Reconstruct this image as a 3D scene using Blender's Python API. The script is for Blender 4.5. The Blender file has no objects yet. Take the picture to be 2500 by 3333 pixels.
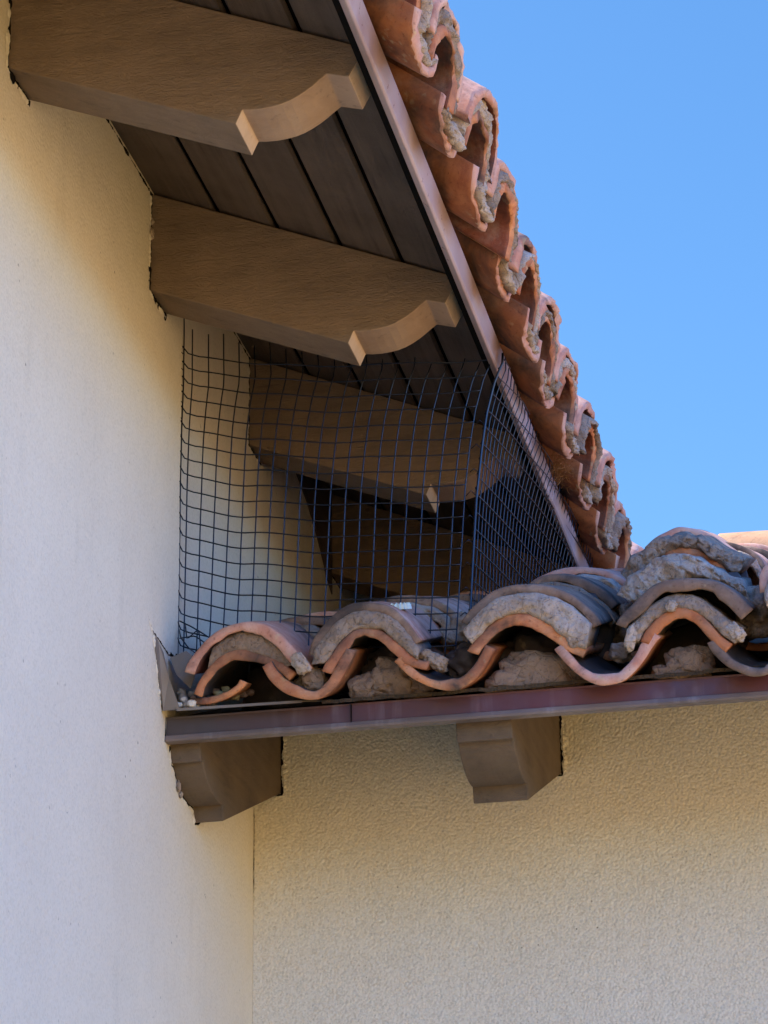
import bpy, bmesh, math, random
from mathutils import Vector, noise, Matrix
R = math.radians
C = bpy.context.scene.collection
sc = bpy.context.scene

# ------------------------------------------------------------------ camera
cam_d = bpy.data.cameras.new('camera'); cam = bpy.data.objects.new('camera', cam_d); C.objects.link(cam)
cam_d.sensor_fit = 'HORIZONTAL'; cam_d.sensor_width = 36.0; cam_d.lens = 134.88
cam_d.clip_start = 0.05; cam_d.clip_end = 2000
ax = Vector((0.97937549, 0.20165113, -0.01266772)); ay = Vector((0.08647637, -0.36168217, 0.9282822)); az = Vector((0.18260747, -0.91023229, -0.37166071))
cam.matrix_world = Matrix(((ax.x, ay.x, az.x, 1.4076), (ax.y, ay.y, az.y, -5.598), (ax.z, ay.z, az.z, -1.5919), (0, 0, 0, 1)))
sc.camera = cam
sc.cycles.max_bounces = 16; sc.cycles.diffuse_bounces = 9
# ------------------------------------------------------------------ world, sun, exposure
SKY_BACK = 1.0
SUN_EL, SUN_AZ = 52.0, -98.0          # azimuth measured from +Y towards +X
w = bpy.data.worlds.new('World'); sc.world = w; w.use_nodes = True
nt = w.node_tree; nt.nodes.clear()
wo = nt.nodes.new('ShaderNodeOutputWorld'); bg = nt.nodes.new('ShaderNodeBackground')
sky = nt.nodes.new('ShaderNodeTexSky'); sky.sky_type = 'NISHITA'; sky.sun_disc = False
sky.sun_elevation = R(SUN_EL); sky.sun_rotation = R(SUN_AZ)
sky.air_density = 1.0; sky.dust_density = 0.3; sky.ozone_density = 2.0
hs = nt.nodes.new('ShaderNodeHueSaturation'); hs.inputs['Saturation'].default_value = 1.25; hs.inputs['Value'].default_value = 1.0
nt.links.new(sky.outputs[0], hs.inputs['Color'])
# added fill: sky boosted and tinted blue behind the viewer to brighten the walls
gt = nt.nodes.new('ShaderNodeTexCoord'); dp = nt.nodes.new('ShaderNodeVectorMath'); dp.operation = 'DOT_PRODUCT'; dp.inputs[1].default_value = (0.80, -0.55, 0.25)
mr = nt.nodes.new('ShaderNodeMapRange'); mr.interpolation_type = 'SMOOTHSTEP'
mr.inputs['From Min'].default_value = -0.15; mr.inputs['From Max'].default_value = 0.75; mr.inputs['To Min'].default_value = 1.0; mr.inputs['To Max'].default_value = SKY_BACK
nt.links.new(gt.outputs['Generated'], dp.inputs[0]); nt.links.new(dp.outputs['Value'], mr.inputs['Value'])
mr.inputs['To Min'].default_value = 0.0
vx = nt.nodes.new('ShaderNodeMix'); vx.data_type = 'RGBA'; vx.inputs[6].default_value = (1, 1, 1, 1); vx.inputs[7].default_value = (1.25, 1.80, 2.75, 1); nt.links.new(mr.outputs[0], vx.inputs[0])
vm = nt.nodes.new('ShaderNodeVectorMath'); vm.operation = 'MULTIPLY'; nt.links.new(hs.outputs[0], vm.inputs[0]); nt.links.new(vx.outputs[2], vm.inputs[1])
nt.links.new(vm.outputs[0], bg.inputs['Color'])
bg.inputs['Strength'].default_value = 0.14
nt.links.new(bg.outputs[0], wo.inputs['Surface'])
sd = bpy.data.lights.new('sun', 'SUN'); sd.energy = 5.0; sd.angle = R(0.5); sd.color = (1.0, 0.91, 0.76)
so = bpy.data.objects.new('sun', sd); C.objects.link(so)
sdir = Vector((math.sin(R(SUN_AZ))*math.cos(R(SUN_EL)), math.cos(R(SUN_AZ))*math.cos(R(SUN_EL)), math.sin(R(SUN_EL))))
so.rotation_euler = sdir.to_track_quat('Z', 'Y').to_euler(); so.location = (-3, 4, 6)
sc.view_settings.view_transform = 'Standard'; sc.view_settings.look = 'None'
sc.view_settings.exposure = 0.93; sc.view_settings.gamma = 1.0; sc.view_settings.use_curve_mapping = False

# ------------------------------------------------------------------ materials
def new_mat(name, rough=0.9, spec=0.3):
    m = bpy.data.materials.new(name); m.use_nodes = True
    n = m.node_tree; b = n.nodes['Principled BSDF']
    b.inputs['Roughness'].default_value = rough
    b.inputs['Specular IOR Level'].default_value = spec
    return m, n, b
def N(n, t, **kw):
    x = n.nodes.new(t)
    for k, v in kw.items():
        if k in x.inputs: x.inputs[k].default_value = v
        else: setattr(x, k, v)
    return x
def coords(n, scale=(1, 1, 1), rot=(0, 0, 0)):
    tc = n.nodes.new('ShaderNodeTexCoord'); mp = n.nodes.new('ShaderNodeMapping')
    mp.inputs['Scale'].default_value = scale; mp.inputs['Rotation'].default_value = rot
    n.links.new(tc.outputs['Object'], mp.inputs['Vector']); return mp.outputs[0]
def noise_t(n, vec, scale, detail=6, rough=0.55, dist=0.0):
    x = n.nodes.new('ShaderNodeTexNoise'); x.inputs['Scale'].default_value = scale
    x.inputs['Detail'].default_value = detail; x.inputs['Roughness'].default_value = rough; x.inputs['Distortion'].default_value = dist
    n.links.new(vec, x.inputs['Vector']); return x.outputs['Fac']
def ramp(n, fac, stops):
    x = n.nodes.new('ShaderNodeValToRGB'); e = x.color_ramp.elements
    while len(e) < len(stops): e.new(0.5)
    for k, (p, c) in enumerate(stops):
        e[k].position = p; e[k].color = c if len(c) == 4 else (*c, 1)
    n.links.new(fac, x.inputs['Fac']); return x.outputs['Color']
def mix(n, fac, a, b, mode='MIX'):
    x = n.nodes.new('ShaderNodeMix'); x.data_type = 'RGBA'; x.blend_type = mode
    for s, v in ((x.inputs[0], fac), (x.inputs[6], a), (x.inputs[7], b)):
        if hasattr(v, 'links'): n.links.new(v, s)
        elif isinstance(v, (int, float)): s.default_value = v
        else: s.default_value = (*v, 1)
    return x.outputs[2]
def bump(n, b, h, strength, dist, prev=None):
    x = n.nodes.new('ShaderNodeBump'); x.inputs['Strength'].default_value = strength; x.inputs['Distance'].default_value = dist
    n.links.new(h, x.inputs['Height'])
    if prev: n.links.new(prev, x.inputs['Normal'])
    n.links.new(x.outputs[0], b.inputs['Normal']); return x.outputs[0]
def math_n(n, op, a, b=None):
    x = n.nodes.new('ShaderNodeMath'); x.operation = op
    for s, v in ((x.inputs[0], a), (x.inputs[1], b)):
        if v is None: continue
        if hasattr(v, 'links'): n.links.new(v, s)
        else: s.default_value = v
    return x.outputs[0]

def stucco(name, col, col2, grain, strength, pits, streak=True):
    m, n, b = new_mat(name, 0.92, 0.2)
    v = coords(n)
    base = mix(n, ramp(n, noise_t(n, v, 2.3, 6, 0.65), [(0.3, (0, 0, 0)), (0.7, (1, 1, 1))]), col, col2)
    drip = mix(n, 1.0, ramp(n, noise_t(n, coords(n, (14, 14, 0.9)), 1.0, 5), [(0.56, (0, 0, 0)), (0.74, (1, 1, 1))]), ramp(n, noise_t(n, v, 4, 3), [(0.45, (0, 0, 0)), (0.6, (1, 1, 1))]), 'MULTIPLY')
    base = mix(n, math_n(n, 'MULTIPLY', drip, 0.30), base, tuple(c*0.72 for c in col))
    base = mix(n, math_n(n, 'MULTIPLY', noise_t(n, v, 160, 3), 0.25), base, tuple(c*0.55 for c in col))
    vo = n.nodes.new('ShaderNodeTexVoronoi'); vo.inputs['Scale'].default_value = pits; n.links.new(v, vo.inputs['Vector'])
    sp = ramp(n, vo.outputs['Distance'], [(0.0, (1, 1, 1)), (0.10, (1, 1, 1)), (0.16, (0, 0, 0))])
    gate = ramp(n, noise_t(n, v, 6, 4), [(0.50, (0, 0, 0)), (0.62, (1, 1, 1))])
    gate2 = ramp(n, noise_t(n, v, 90, 2), [(0.50, (0, 0, 0)), (0.60, (1, 1, 1))])
    pit = mix(n, 1.0, mix(n, 1.0, sp, gate, 'MULTIPLY'), gate2, 'MULTIPLY')
    base = mix(n, pit, base, tuple(c*0.35 for c in col))
    vc = n.nodes.new('ShaderNodeTexVoronoi'); vc.inputs['Scale'].default_value = grain*0.9; n.links.new(v, vc.inputs['Vector'])
    cell = ramp(n, vc.outputs['Color'], [(0.1, (0.80, 0.79, 0.77)), (0.5, (0.97, 0.97, 0.97)), (0.9, (1.0, 1.0, 1.0))])
    base = mix(n, 1.0 if strength > 0.5 else 0.45, base, cell, 'MULTIPLY')
    n.links.new(base, b.inputs['Base Color'])
    g = noise_t(n, v, grain, 5, 0.6)
    vg = n.nodes.new('ShaderNodeTexVoronoi'); vg.feature = 'F1'; vg.inputs['Scale'].default_value = grain*0.55
    vj = n.nodes.new('ShaderNodeVectorMath'); vj.operation = 'ADD'
    sj = n.nodes.new('ShaderNodeVectorMath'); sj.operation = 'SCALE'; sj.inputs['Scale'].default_value = 0.006
    nj = n.nodes.new('ShaderNodeTexNoise'); nj.inputs['Scale'].default_value = 60; n.links.new(v, nj.inputs['Vector'])
    n.links.new(nj.outputs['Color'], sj.inputs[0]); n.links.new(v, vj.inputs[0]); n.links.new(sj.outputs[0], vj.inputs[1]); n.links.new(vj.outputs[0], vg.inputs['Vector'])
    g2 = math_n(n, 'SUBTRACT', math_n(n, 'MULTIPLY', noise_t(n, v, grain*0.3, 2, 0.5), 0.35), vg.outputs['Distance'])
    p = bump(n, b, g2, strength, 0.0034)
    p = bump(n, b, g, strength*0.6, 0.0008, p)
    p = bump(n, b, noise_t(n, v, 9, 3), 0.35, 0.012, p)
    bump(n, b, pit, -0.6, 0.002, p)
    return m
M_WALL_A = stucco('cream_stucco_smooth', (0.66, 0.60, 0.49), (0.73, 0.67, 0.55), 260, 0.30, 42)
M_WALL_B = stucco('cream_stucco_coarse', (0.71, 0.65, 0.53), (0.77, 0.71, 0.59), 310, 0.52, 70)

def wood(name, dark, light, rough, gscale=(3, 40, 40), bs=0.35):
    m, n, b = new_mat(name, rough, 0.25)
    v = coords(n, gscale); v0 = coords(n)
    g = noise_t(n, v, 0.7, 8, 0.6, 1.6)
    col = mix(n, ramp(n, g, [(0.3, (0, 0, 0)), (0.7, (1, 1, 1))]), dark, light)
    blot = ramp(n, noise_t(n, v0, 7, 5, 0.6), [(0.35, (0, 0, 0)), (0.7, (1, 1, 1))])
    col = mix(n, math_n(n, 'MULTIPLY', blot, 0.55), col, tuple(c*1.4 for c in light))
    dk = ramp(n, noise_t(n, coords(n, tuple(g_*0.5 for g_ in gscale)), 3.0, 5, 0.7), [(0.60, (0, 0, 0)), (0.70, (1, 1, 1))])
    col = mix(n, math_n(n, 'MULTIPLY', dk, 0.45), col, tuple(c*0.5 for c in dark))
    n.links.new(col, b.inputs['Base Color'])
    cr = ramp(n, noise_t(n, v, 1.6, 6, 0.7, 2.0), [(0.40, (0, 0, 0)), (0.52, (1, 1, 1))])
    p = bump(n, b, cr, bs*0.5, 0.0028)
    p = bump(n, b, noise_t(n, coords(n, (1.2, 3.2, 3.2)), 34, 6, 0.7, 2.2), min(1, bs*1.9), 0.0062, p)
    bump(n, b, noise_t(n, v0, 350, 3), 0.15, 0.0006, p)
    return m
M_RAFTER = wood('taupe_painted_wood', (0.155, 0.108, 0.074), (0.225, 0.162, 0.112), 0.62, bs=0.45)
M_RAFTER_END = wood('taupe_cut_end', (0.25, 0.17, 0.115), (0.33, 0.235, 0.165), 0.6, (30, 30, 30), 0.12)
M_RAFTER_TIP = wood('taupe_bounce_lit_end', (0.42, 0.30, 0.215), (0.52, 0.39, 0.29), 0.6, (30, 30, 30), 0.12)  # nose and tip faces: ground bounce put into a paler wood colour
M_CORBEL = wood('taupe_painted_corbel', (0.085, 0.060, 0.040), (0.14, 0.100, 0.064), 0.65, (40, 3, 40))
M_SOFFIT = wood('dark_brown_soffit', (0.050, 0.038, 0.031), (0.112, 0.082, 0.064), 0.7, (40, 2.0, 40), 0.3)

def clay(name, cols, grime=0.0, rough=0.85, dust=(0.42, 0.30, 0.22), bs=0.5):
    m, n, b = new_mat(name, rough, 0.25)
    tc = n.nodes.new('ShaderNodeTexCoord'); oi = n.nodes.new('ShaderNodeObjectInfo')
    ad = n.nodes.new('ShaderNodeVectorMath'); ad.operation = 'ADD'
    sc3 = n.nodes.new('ShaderNodeVectorMath'); sc3.operation = 'SCALE'; sc3.inputs['Scale'].default_value = 37.0
    cx = n.nodes.new('ShaderNodeCombineXYZ')
    for k in range(3): n.links.new(oi.outputs['Random'], cx.inputs[k])
    n.links.new(cx.outputs[0], sc3.inputs[0]); n.links.new(tc.outputs['Object'], ad.inputs[0]); n.links.new(sc3.outputs[0], ad.inputs[1])
    v = ad.outputs[0]
    base = mix(n, ramp(n, noise_t(n, v, 13, 7, 0.68, 1.0), [(0.38, (0, 0, 0)), (0.60, (1, 1, 1))]), cols[0], cols[1])
    base = mix(n, math_n(n, 'MULTIPLY', oi.outputs['Random'], 0.70), base, cols[2])
    d = ramp(n, noise_t(n, v, 16, 6, 0.65), [(0.48, (0, 0, 0)), (0.68, (1, 1, 1))])
    base = mix(n, math_n(n, 'MULTIPLY', d, 0.45), base, dust)
    spk = ramp(n, noise_t(n, v, 120, 3, 0.6), [(0.60, (0, 0, 0)), (0.72, (1, 1, 1))])
    base = mix(n, math_n(n, 'MULTIPLY', spk, 0.5), base, tuple(c*0.3 for c in cols[0]))
    li = mix(n, 1.0, ramp(n, noise_t(n, v, 55, 3, 0.5), [(0.60, (0, 0, 0)), (0.68, (1, 1, 1))]), ramp(n, noise_t(n, v, 12, 3), [(0.50, (0, 0, 0)), (0.60, (1, 1, 1))]), 'MULTIPLY')
    base = mix(n, math_n(n, 'MULTIPLY', li, 0.6), base, (0.50, 0.38, 0.22))
    if grime > 0:
        gr = ramp(n, noise_t(n, v, 7, 6, 0.62, 0.5), [(0.62-0.45*grime, (0, 0, 0)), (0.80-0.45*grime, (1, 1, 1))])
        base = mix(n, math_n(n, 'MULTIPLY', gr, 0.9), base, (0.045, 0.037, 0.033))
    n.links.new(base, b.inputs['Base Color'])
    p = bump(n, b, noise_t(n, v, 22, 5, 0.6), bs, 0.004)
    p = bump(n, b, noise_t(n, v, 95, 5, 0.65), bs, 0.0016, p)
    return m
M_CLAY = clay('terracotta_clay', [(0.30, 0.085, 0.035), (0.52, 0.19, 0.072), (0.22, 0.085, 0.042)], 0.30, dust=(0.34, 0.20, 0.12))
M_CLAY_END = clay('terracotta_broken_edge', [(0.42, 0.12, 0.05), (0.66, 0.28, 0.11), (0.36, 0.15, 0.08)], 0.34, dust=(0.55, 0.34, 0.22))
M_CLAY_IN = clay('terracotta_inner_face', [(0.17, 0.048, 0.026), (0.30, 0.09, 0.048), (0.15, 0.05, 0.03)], 0.40, bs=0.9)
M_CLAY_OLD = clay('weathered_grey_clay', [(0.21, 0.125, 0.08), (0.36, 0.235, 0.16), (0.17, 0.11, 0.08)], 0.42, dust=(0.32, 0.26, 0.21))
M_CLAY_PINK = clay('dusty_pink_clay', [(0.46, 0.21, 0.14), (0.62, 0.38, 0.29), (0.46, 0.20, 0.13)], 0.20, dust=(0.6, 0.46, 0.38))
M_SOOT_SHADE = clay('blackened_pan_recess_shade', [(0.085, 0.06, 0.05), (0.13, 0.09, 0.07), (0.06, 0.045, 0.04)], 0.5, 0.55, dust=(0.16, 0.14, 0.13))  # soot of the pans; also paints deep shade onto the rear mortar lumps
M_CREAM = clay('sunlit_cream_clay', [(0.46, 0.24, 0.12), (0.56, 0.34, 0.19), (0.45, 0.24, 0.13)], 0.15, dust=(0.42, 0.30, 0.2))
def mortar(name, a, b_, c_):
    m, n, b = new_mat(name, 0.95, 0.15)
    v = coords(n)
    base = mix(n, ramp(n, noise_t(n, v, 14, 6, 0.65), [(0.35, (0, 0, 0)), (0.68, (1, 1, 1))]), a, b_)
    spk = ramp(n, noise_t(n, v, 150, 4, 0.7), [(0.56, (0, 0, 0)), (0.66, (1, 1, 1))])
    base = mix(n, math_n(n, 'MULTIPLY', spk, 0.6), base, c_)
    n.links.new(base, b.inputs['Base Color'])
    cv_ = n.nodes.new('ShaderNodeTexVoronoi'); cv_.feature = 'DISTANCE_TO_EDGE'; cv_.inputs['Scale'].default_value = 26; n.links.new(v, cv_.inputs['Vector'])
    p = bump(n, b, ramp(n, cv_.outputs['Distance'], [(0.0, (0, 0, 0)), (0.05, (1, 1, 1))]), 0.5, 0.004)
    p = bump(n, b, noise_t(n, v, 60, 6, 0.75), 1.0, 0.006, p)
    bump(n, b, noise_t(n, v, 230, 4, 0.65), 0.8, 0.0016, p)
    return m
M_MORTAR = mortar('grey_mortar', (0.23, 0.170, 0.125), (0.39, 0.300, 0.230), (0.07, 0.05, 0.04))
M_MORTAR_BR = mortar('brown_mortar', (0.22, 0.15, 0.10), (0.34, 0.24, 0.165), (0.08, 0.06, 0.045))
M_MORTAR_PALE = mortar('pale_mortar', (0.34, 0.262, 0.20), (0.53, 0.43, 0.345), (0.11, 0.08, 0.06))
def metal_paint(name, a, b_, rough, streak=(60, 60, 1.5), chalk=(0.35, 0.30, 0.30), amt=0.35):
    m, n, b = new_mat(name, rough, 0.5)
    v = coords(n, streak); v0 = coords(n)
    base = mix(n, ramp(n, noise_t(n, v0, 5, 4), [(0.35, (0, 0, 0)), (0.65, (1, 1, 1))]), a, b_)
    s = mix(n, 1.0, ramp(n, noise_t(n, v, 0.7, 5, 0.6), [(0.50, (0, 0, 0)), (0.66, (1, 1, 1))]), ramp(n, noise_t(n, v0, 9, 4), [(0.42, (0, 0, 0)), (0.60, (1, 1, 1))]), 'MULTIPLY')
    base = mix(n, math_n(n, 'MULTIPLY', s, amt), base, chalk)
    n.links.new(base, b.inputs['Base Color'])
    rr = ramp(n, noise_t(n, v0, 40, 4), [(0.3, (rough*0.8,)*3), (0.7, (min(1, rough*1.35),)*3)])
    n.links.new(rr, b.inputs['Roughness'])
    bump(n, b, noise_t(n, v0, 11, 3), 0.12, 0.004)
    return m
M_FASCIA = metal_paint('maroon_painted_metal', (0.070, 0.028, 0.025), (0.115, 0.032, 0.032), 0.5, (30, 30, 1.6), (0.26, 0.20, 0.20), 0.42)
n_ = M_FASCIA.node_tree; b_ = n_.nodes['Principled BSDF']; src = b_.inputs['Base Color'].links[0].from_socket
sx = n_.nodes.new('ShaderNodeSeparateXYZ'); n_.links.new(coords(n_), sx.inputs[0])
fx_ = ramp(n_, math_n(n_, 'ADD', sx.outputs[0], math_n(n_, 'MULTIPLY', noise_t(n_, coords(n_), 7, 4), 0.25)), [(0.20, (1, 1, 1)), (0.48, (0, 0, 0))])
n_.links.new(mix(n_, fx_, src, (0.062, 0.045, 0.040)), b_.inputs['Base Color'])
M_FASCIA_UP = metal_paint('maroon_metal_sky_sheen', (0.27, 0.175, 0.16), (0.44, 0.34, 0.35), 0.33, (60, 1.5, 60), (0.36, 0.32, 0.33), 0.6)  # same maroon metal with the lilac sky sheen painted into its base colour
M_FASCIA_DARK = metal_paint('dark_brown_painted_metal', (0.055, 0.036, 0.034), (0.09, 0.055, 0.05), 0.45)
M_HEM = metal_paint('pale_worn_hem', (0.10, 0.074, 0.064), (0.17, 0.13, 0.115), 0.45)
M_FLASH = metal_paint('grey_brown_flashing_metal', (0.14, 0.112, 0.088), (0.20, 0.165, 0.13), 0.5, amt=0.15)
M_DARK = new_mat('dark_gap', 1.0, 0.0)[0]; M_DARK.node_tree.nodes['Principled BSDF'].inputs['Base Color'].default_value = (0.012, 0.010, 0.009, 1)
M_FELT = mortar('roofing_felt', (0.05, 0.035, 0.022), (0.10, 0.07, 0.04), (0.02, 0.016, 0.012))
m_, n_, b_ = new_mat('black_galvanised_wire', 0.3, 0.6); b_.inputs['Base Color'].default_value = (0.034, 0.040, 0.054, 1); b_.inputs['Metallic'].default_value = 0.9; M_WIRE = m_
m_, n_, b_ = new_mat('pale_plastic', 0.25, 0.5); b_.inputs['Base Color'].default_value = (0.62, 0.80, 0.82, 1); b_.inputs['Transmission Weight'].default_value = 0.35; M_PLAST = m_
m_, n_, b_ = new_mat('straw', 0.9, 0.1); b_.inputs['Base Color'].default_value = (0.30, 0.15, 0.06, 1); M_STRAW = m_
def pebble_mat(name, c):
    m, n, b = new_mat(name, 0.6, 0.4); v = coords(n)
    n.links.new(mix(n, noise_t(n, v, 90, 3), c, tuple(q*0.5 for q in c)), b.inputs['Base Color']); return m
M_PEB = [pebble_mat('white_shell', (0.75, 0.70, 0.62)), pebble_mat('olive_nut', (0.35, 0.28, 0.13)), pebble_mat('brown_pebble', (0.22, 0.14, 0.09)), pebble_mat('grey_pebble', (0.30, 0.27, 0.24))]
m_, n_, b_ = new_mat('sunlit_gravel_ground', 0.95, 0.1); v_ = coords(n_)
n_.links.new(mix(n_, noise_t(n_, v_, 1.2, 6), (0.84, 0.50, 0.16), (0.88, 0.56, 0.20)), b_.inputs['Base Color']); M_GROUND = m_

# ------------------------------------------------------------------ object helpers
def link(name, verts, faces, mats, parent=None, smooth=False, midx=None):
    me = bpy.data.meshes.new(name); me.from_pydata([tuple(v) for v in verts], [], faces); me.validate(); 
    for m in (mats if isinstance(mats, (list, tuple)) else [mats]): me.materials.append(m)
    if midx and len(midx) == len(me.polygons):
        for p, i in zip(me.polygons, midx): p.material_index = i
    if smooth:
        for p in me.polygons: p.use_smooth = True
    bm = bmesh.new(); bm.from_mesh(me); bmesh.ops.recalc_face_normals(bm, faces=bm.faces); bm.to_mesh(me); bm.free()
    o = bpy.data.objects.new(name, me); C.objects.link(o)
    if parent: o.parent = parent
    return o
def tag(o, label=None, cat=None, group=None, kind=None):
    if label: o['label'] = label
    if cat: o['category'] = cat
    if group: o['group'] = group
    if kind: o['kind'] = kind
    return o
def empty(name, loc=(0, 0, 0)):
    o = bpy.data.objects.new(name, None); o.location = loc; o.empty_display_size = 0.1; C.objects.link(o); return o
def box_vf(x0, x1, y0, y1, z0, z1):
    v = [(x, y, z) for x in (x0, x1) for y in (y0, y1) for z in (z0, z1)]
    return v, [(0, 1, 3, 2), (4, 6, 7, 5), (0, 4, 5, 1), (2, 3, 7, 6), (0, 2, 6, 4), (1, 5, 7, 3)]
def bevel(o, w, seg=2):
    md = o.modifiers.new('bevel', 'BEVEL'); md.width = w; md.segments = seg; md.limit_method = 'ANGLE'; md.angle_limit = R(35)
def nz(p, s, seed=0.0): return noise.noise(Vector((p[0]*s+seed, p[1]*s+seed*0.7, p[2]*s-seed*1.3)))
def fbm(p, s, seed=0.0, oct=4):
    a, t = 1.0, 0.0
    for k in range(oct):
        t += a*nz(p, s, seed+k*7.1); a *= 0.5; s *= 2.1
    return t
def prism(name, prof, a0, a1, axis, mats, parent=None, midx_fn=None, bev=0.003):
    """profile polygon extruded along an axis; prof is (u, z)."""
    n = len(prof); V = []
    for a in (a0, a1):
        for u, z in prof: V.append((a, u, z) if axis == 'x' else (u, a, z))
    F = [tuple(range(n)), tuple(range(2*n-1, n-1, -1))] + [(i, (i+1) % n, n+(i+1) % n, n+i) for i in range(n)]
    mi = [0, 0] + [midx_fn(i) if midx_fn else 0 for i in range(n)]
    o = link(name, V, F, mats, parent, midx=mi)
    if bev: bevel(o, bev)
    return o
def resample(pts, n):
    P = [Vector(p) for p in pts]; L = [0.0]
    # Catmull-Rom densify
    D = []
    for i in range(len(P)-1):
        p0 = P[i-1] if i else P[0]*2-P[1]; p1, p2 = P[i], P[i+1]; p3 = P[i+2] if i+2 < len(P) else P[-1]*2-P[-2]
        for k in range(12):
            t = k/12; D.append(0.5*((2*p1)+(p2-p0)*t+(2*p0-5*p1+4*p2-p3)*t*t+(3*p1-p0-3*p2+p3)*t**3))
    D.append(P[-1])
    for a, b in zip(D, D[1:]): L.append(L[-1]+(b-a).length)
    out = []; j = 0
    for k in range(n):
        s = L[-1]*k/(n-1)
        while j < len(L)-2 and L[j+1] < s: j += 1
        f = (s-L[j])/max(1e-9, L[j+1]-L[j]); out.append(D[j].lerp(D[j+1], min(1, f)))
    return out
def resample3(pts, n=14):
    P = [Vector(p) for p in pts]; o = []
    for i in range(n):
        t = i/(n-1)*(len(P)-1); k = min(len(P)-2, int(t)); o.append(P[k].lerp(P[k+1], t-k))
    return o
class Frame:
    """S along the eave, D up the slope, U the (nearly vertical) direction of the tile profile."""
    def __init__(s, fn): s.fn = fn
    def __call__(s, a, d, h): return s.fn(a, d, h)
ML = 0.37; AL = math.atan(ML)
LOW = Frame(lambda a, d, h: Vector((a, -0.73+d*math.cos(AL), h+d*math.sin(AL))))
MU = 0.41; AU = math.atan(MU); TU = R(12)
UPR = Frame(lambda a, d, h: Vector((0.687-d*math.cos(AU)+math.sin(TU)*(h-0.757), a, 0.757+(h-0.757)*math.cos(TU)+d*math.sin(AU))))

def tile(name, parent, frame, pts, d0, L, thick, kind, mats, seed, taper=0.92, chip=0.004, ns=30, nd=12, tilt=0.0, rough=0.003):
    """barrel tile: outer curve pts (s, h) at its low end, swept up the slope. kind 'cover' | 'pan'.
    mats: [outer face, end face, inner face]"""
    O = resample(pts, ns); cs = sum(p.x for p in O)/ns; ch = min(p.y for p in O)
    nrm = []
    for i in range(ns):
        t = O[min(ns-1, i+1)]-O[max(0, i-1)]; q = Vector((t.y, -t.x)).normalized()    # points below a left-to-right curve
        if kind == 'pan': q = -q
        nrm.append(q)
    ds = [0, 0.004, 0.012]+[0.012+(L-0.012)*((k+1)/(nd-3)) for k in range(nd-3)]
    V = []; idx = {}
    for j, d in enumerate(ds):
        sc_ = 1.0-(1.0-taper)*d/L
        for side in (0, 1):
            for i in range(ns):
                th = thick*(1+0.38*nz((O[i].x*16, d*6, 0.5), 1, seed)+0.15*nz((O[i].x*60, d*30, 0.5), 1, seed))
                e = 0.0
                if j == 0: e = 0.16
                off = th*((e) if side == 0 else (1-e))
                p = O[i]+nrm[i]*off
                s_ = cs+(p.x-cs)*sc_; h_ = ch+(p.y-ch)*sc_
                q = frame(s_, 0, h_); wob = rough*fbm((s_*9, d*5, side*0.4), 1, seed, 3)
                dd = d0+d
                if j <= 2: dd += chip*(fbm((s_*22, side*0.5, 0), 1, seed+5, 4)+0.6*fbm((s_*90, side*1.5+j, 0), 1, seed+8, 2))*(1-j*0.4)
                V.append(frame(s_+wob, dd, h_+wob*1.2+tilt*d)); idx[(j, side, i)] = len(V)-1
    F = []; mi = []
    J = len(ds)
    for j in range(J-1):
        for i in range(ns-1):
            F.append((idx[j, 0, i], idx[j, 0, i+1], idx[j+1, 0, i+1], idx[j+1, 0, i])); mi.append(1 if j == 0 else 0)
            F.append((idx[j, 1, i], idx[j+1, 1, i], idx[j+1, 1, i+1], idx[j, 1, i+1])); mi.append(1 if j == 0 else 2)
        for i in (0, ns-1):
            F.append((idx[j, 0, i], idx[j+1, 0, i], idx[j+1, 1, i], idx[j, 1, i])); mi.append(1)
    for j in (0, J-1):
        for i in range(ns-1):
            F.append((idx[j, 0, i], idx[j, 1, i], idx[j, 1, i+1], idx[j, 0, i+1])); mi.append(1)
    o = link(name, V, F, mats, parent, smooth=True, midx=mi)
    return o
def arch(c, base, wd, rise, up=True, skew=0.0, n=11, pw=0.85):
    out = []
    for k in range(n):
        t = math.pi*k/(n-1); x = -math.cos(t); y = max(0.0, math.sin(t))**pw
        out.append((c+x*wd/2+skew*y*wd*0.1, base+rise*y if up else base+rise*(1-y)))
    return out
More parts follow.
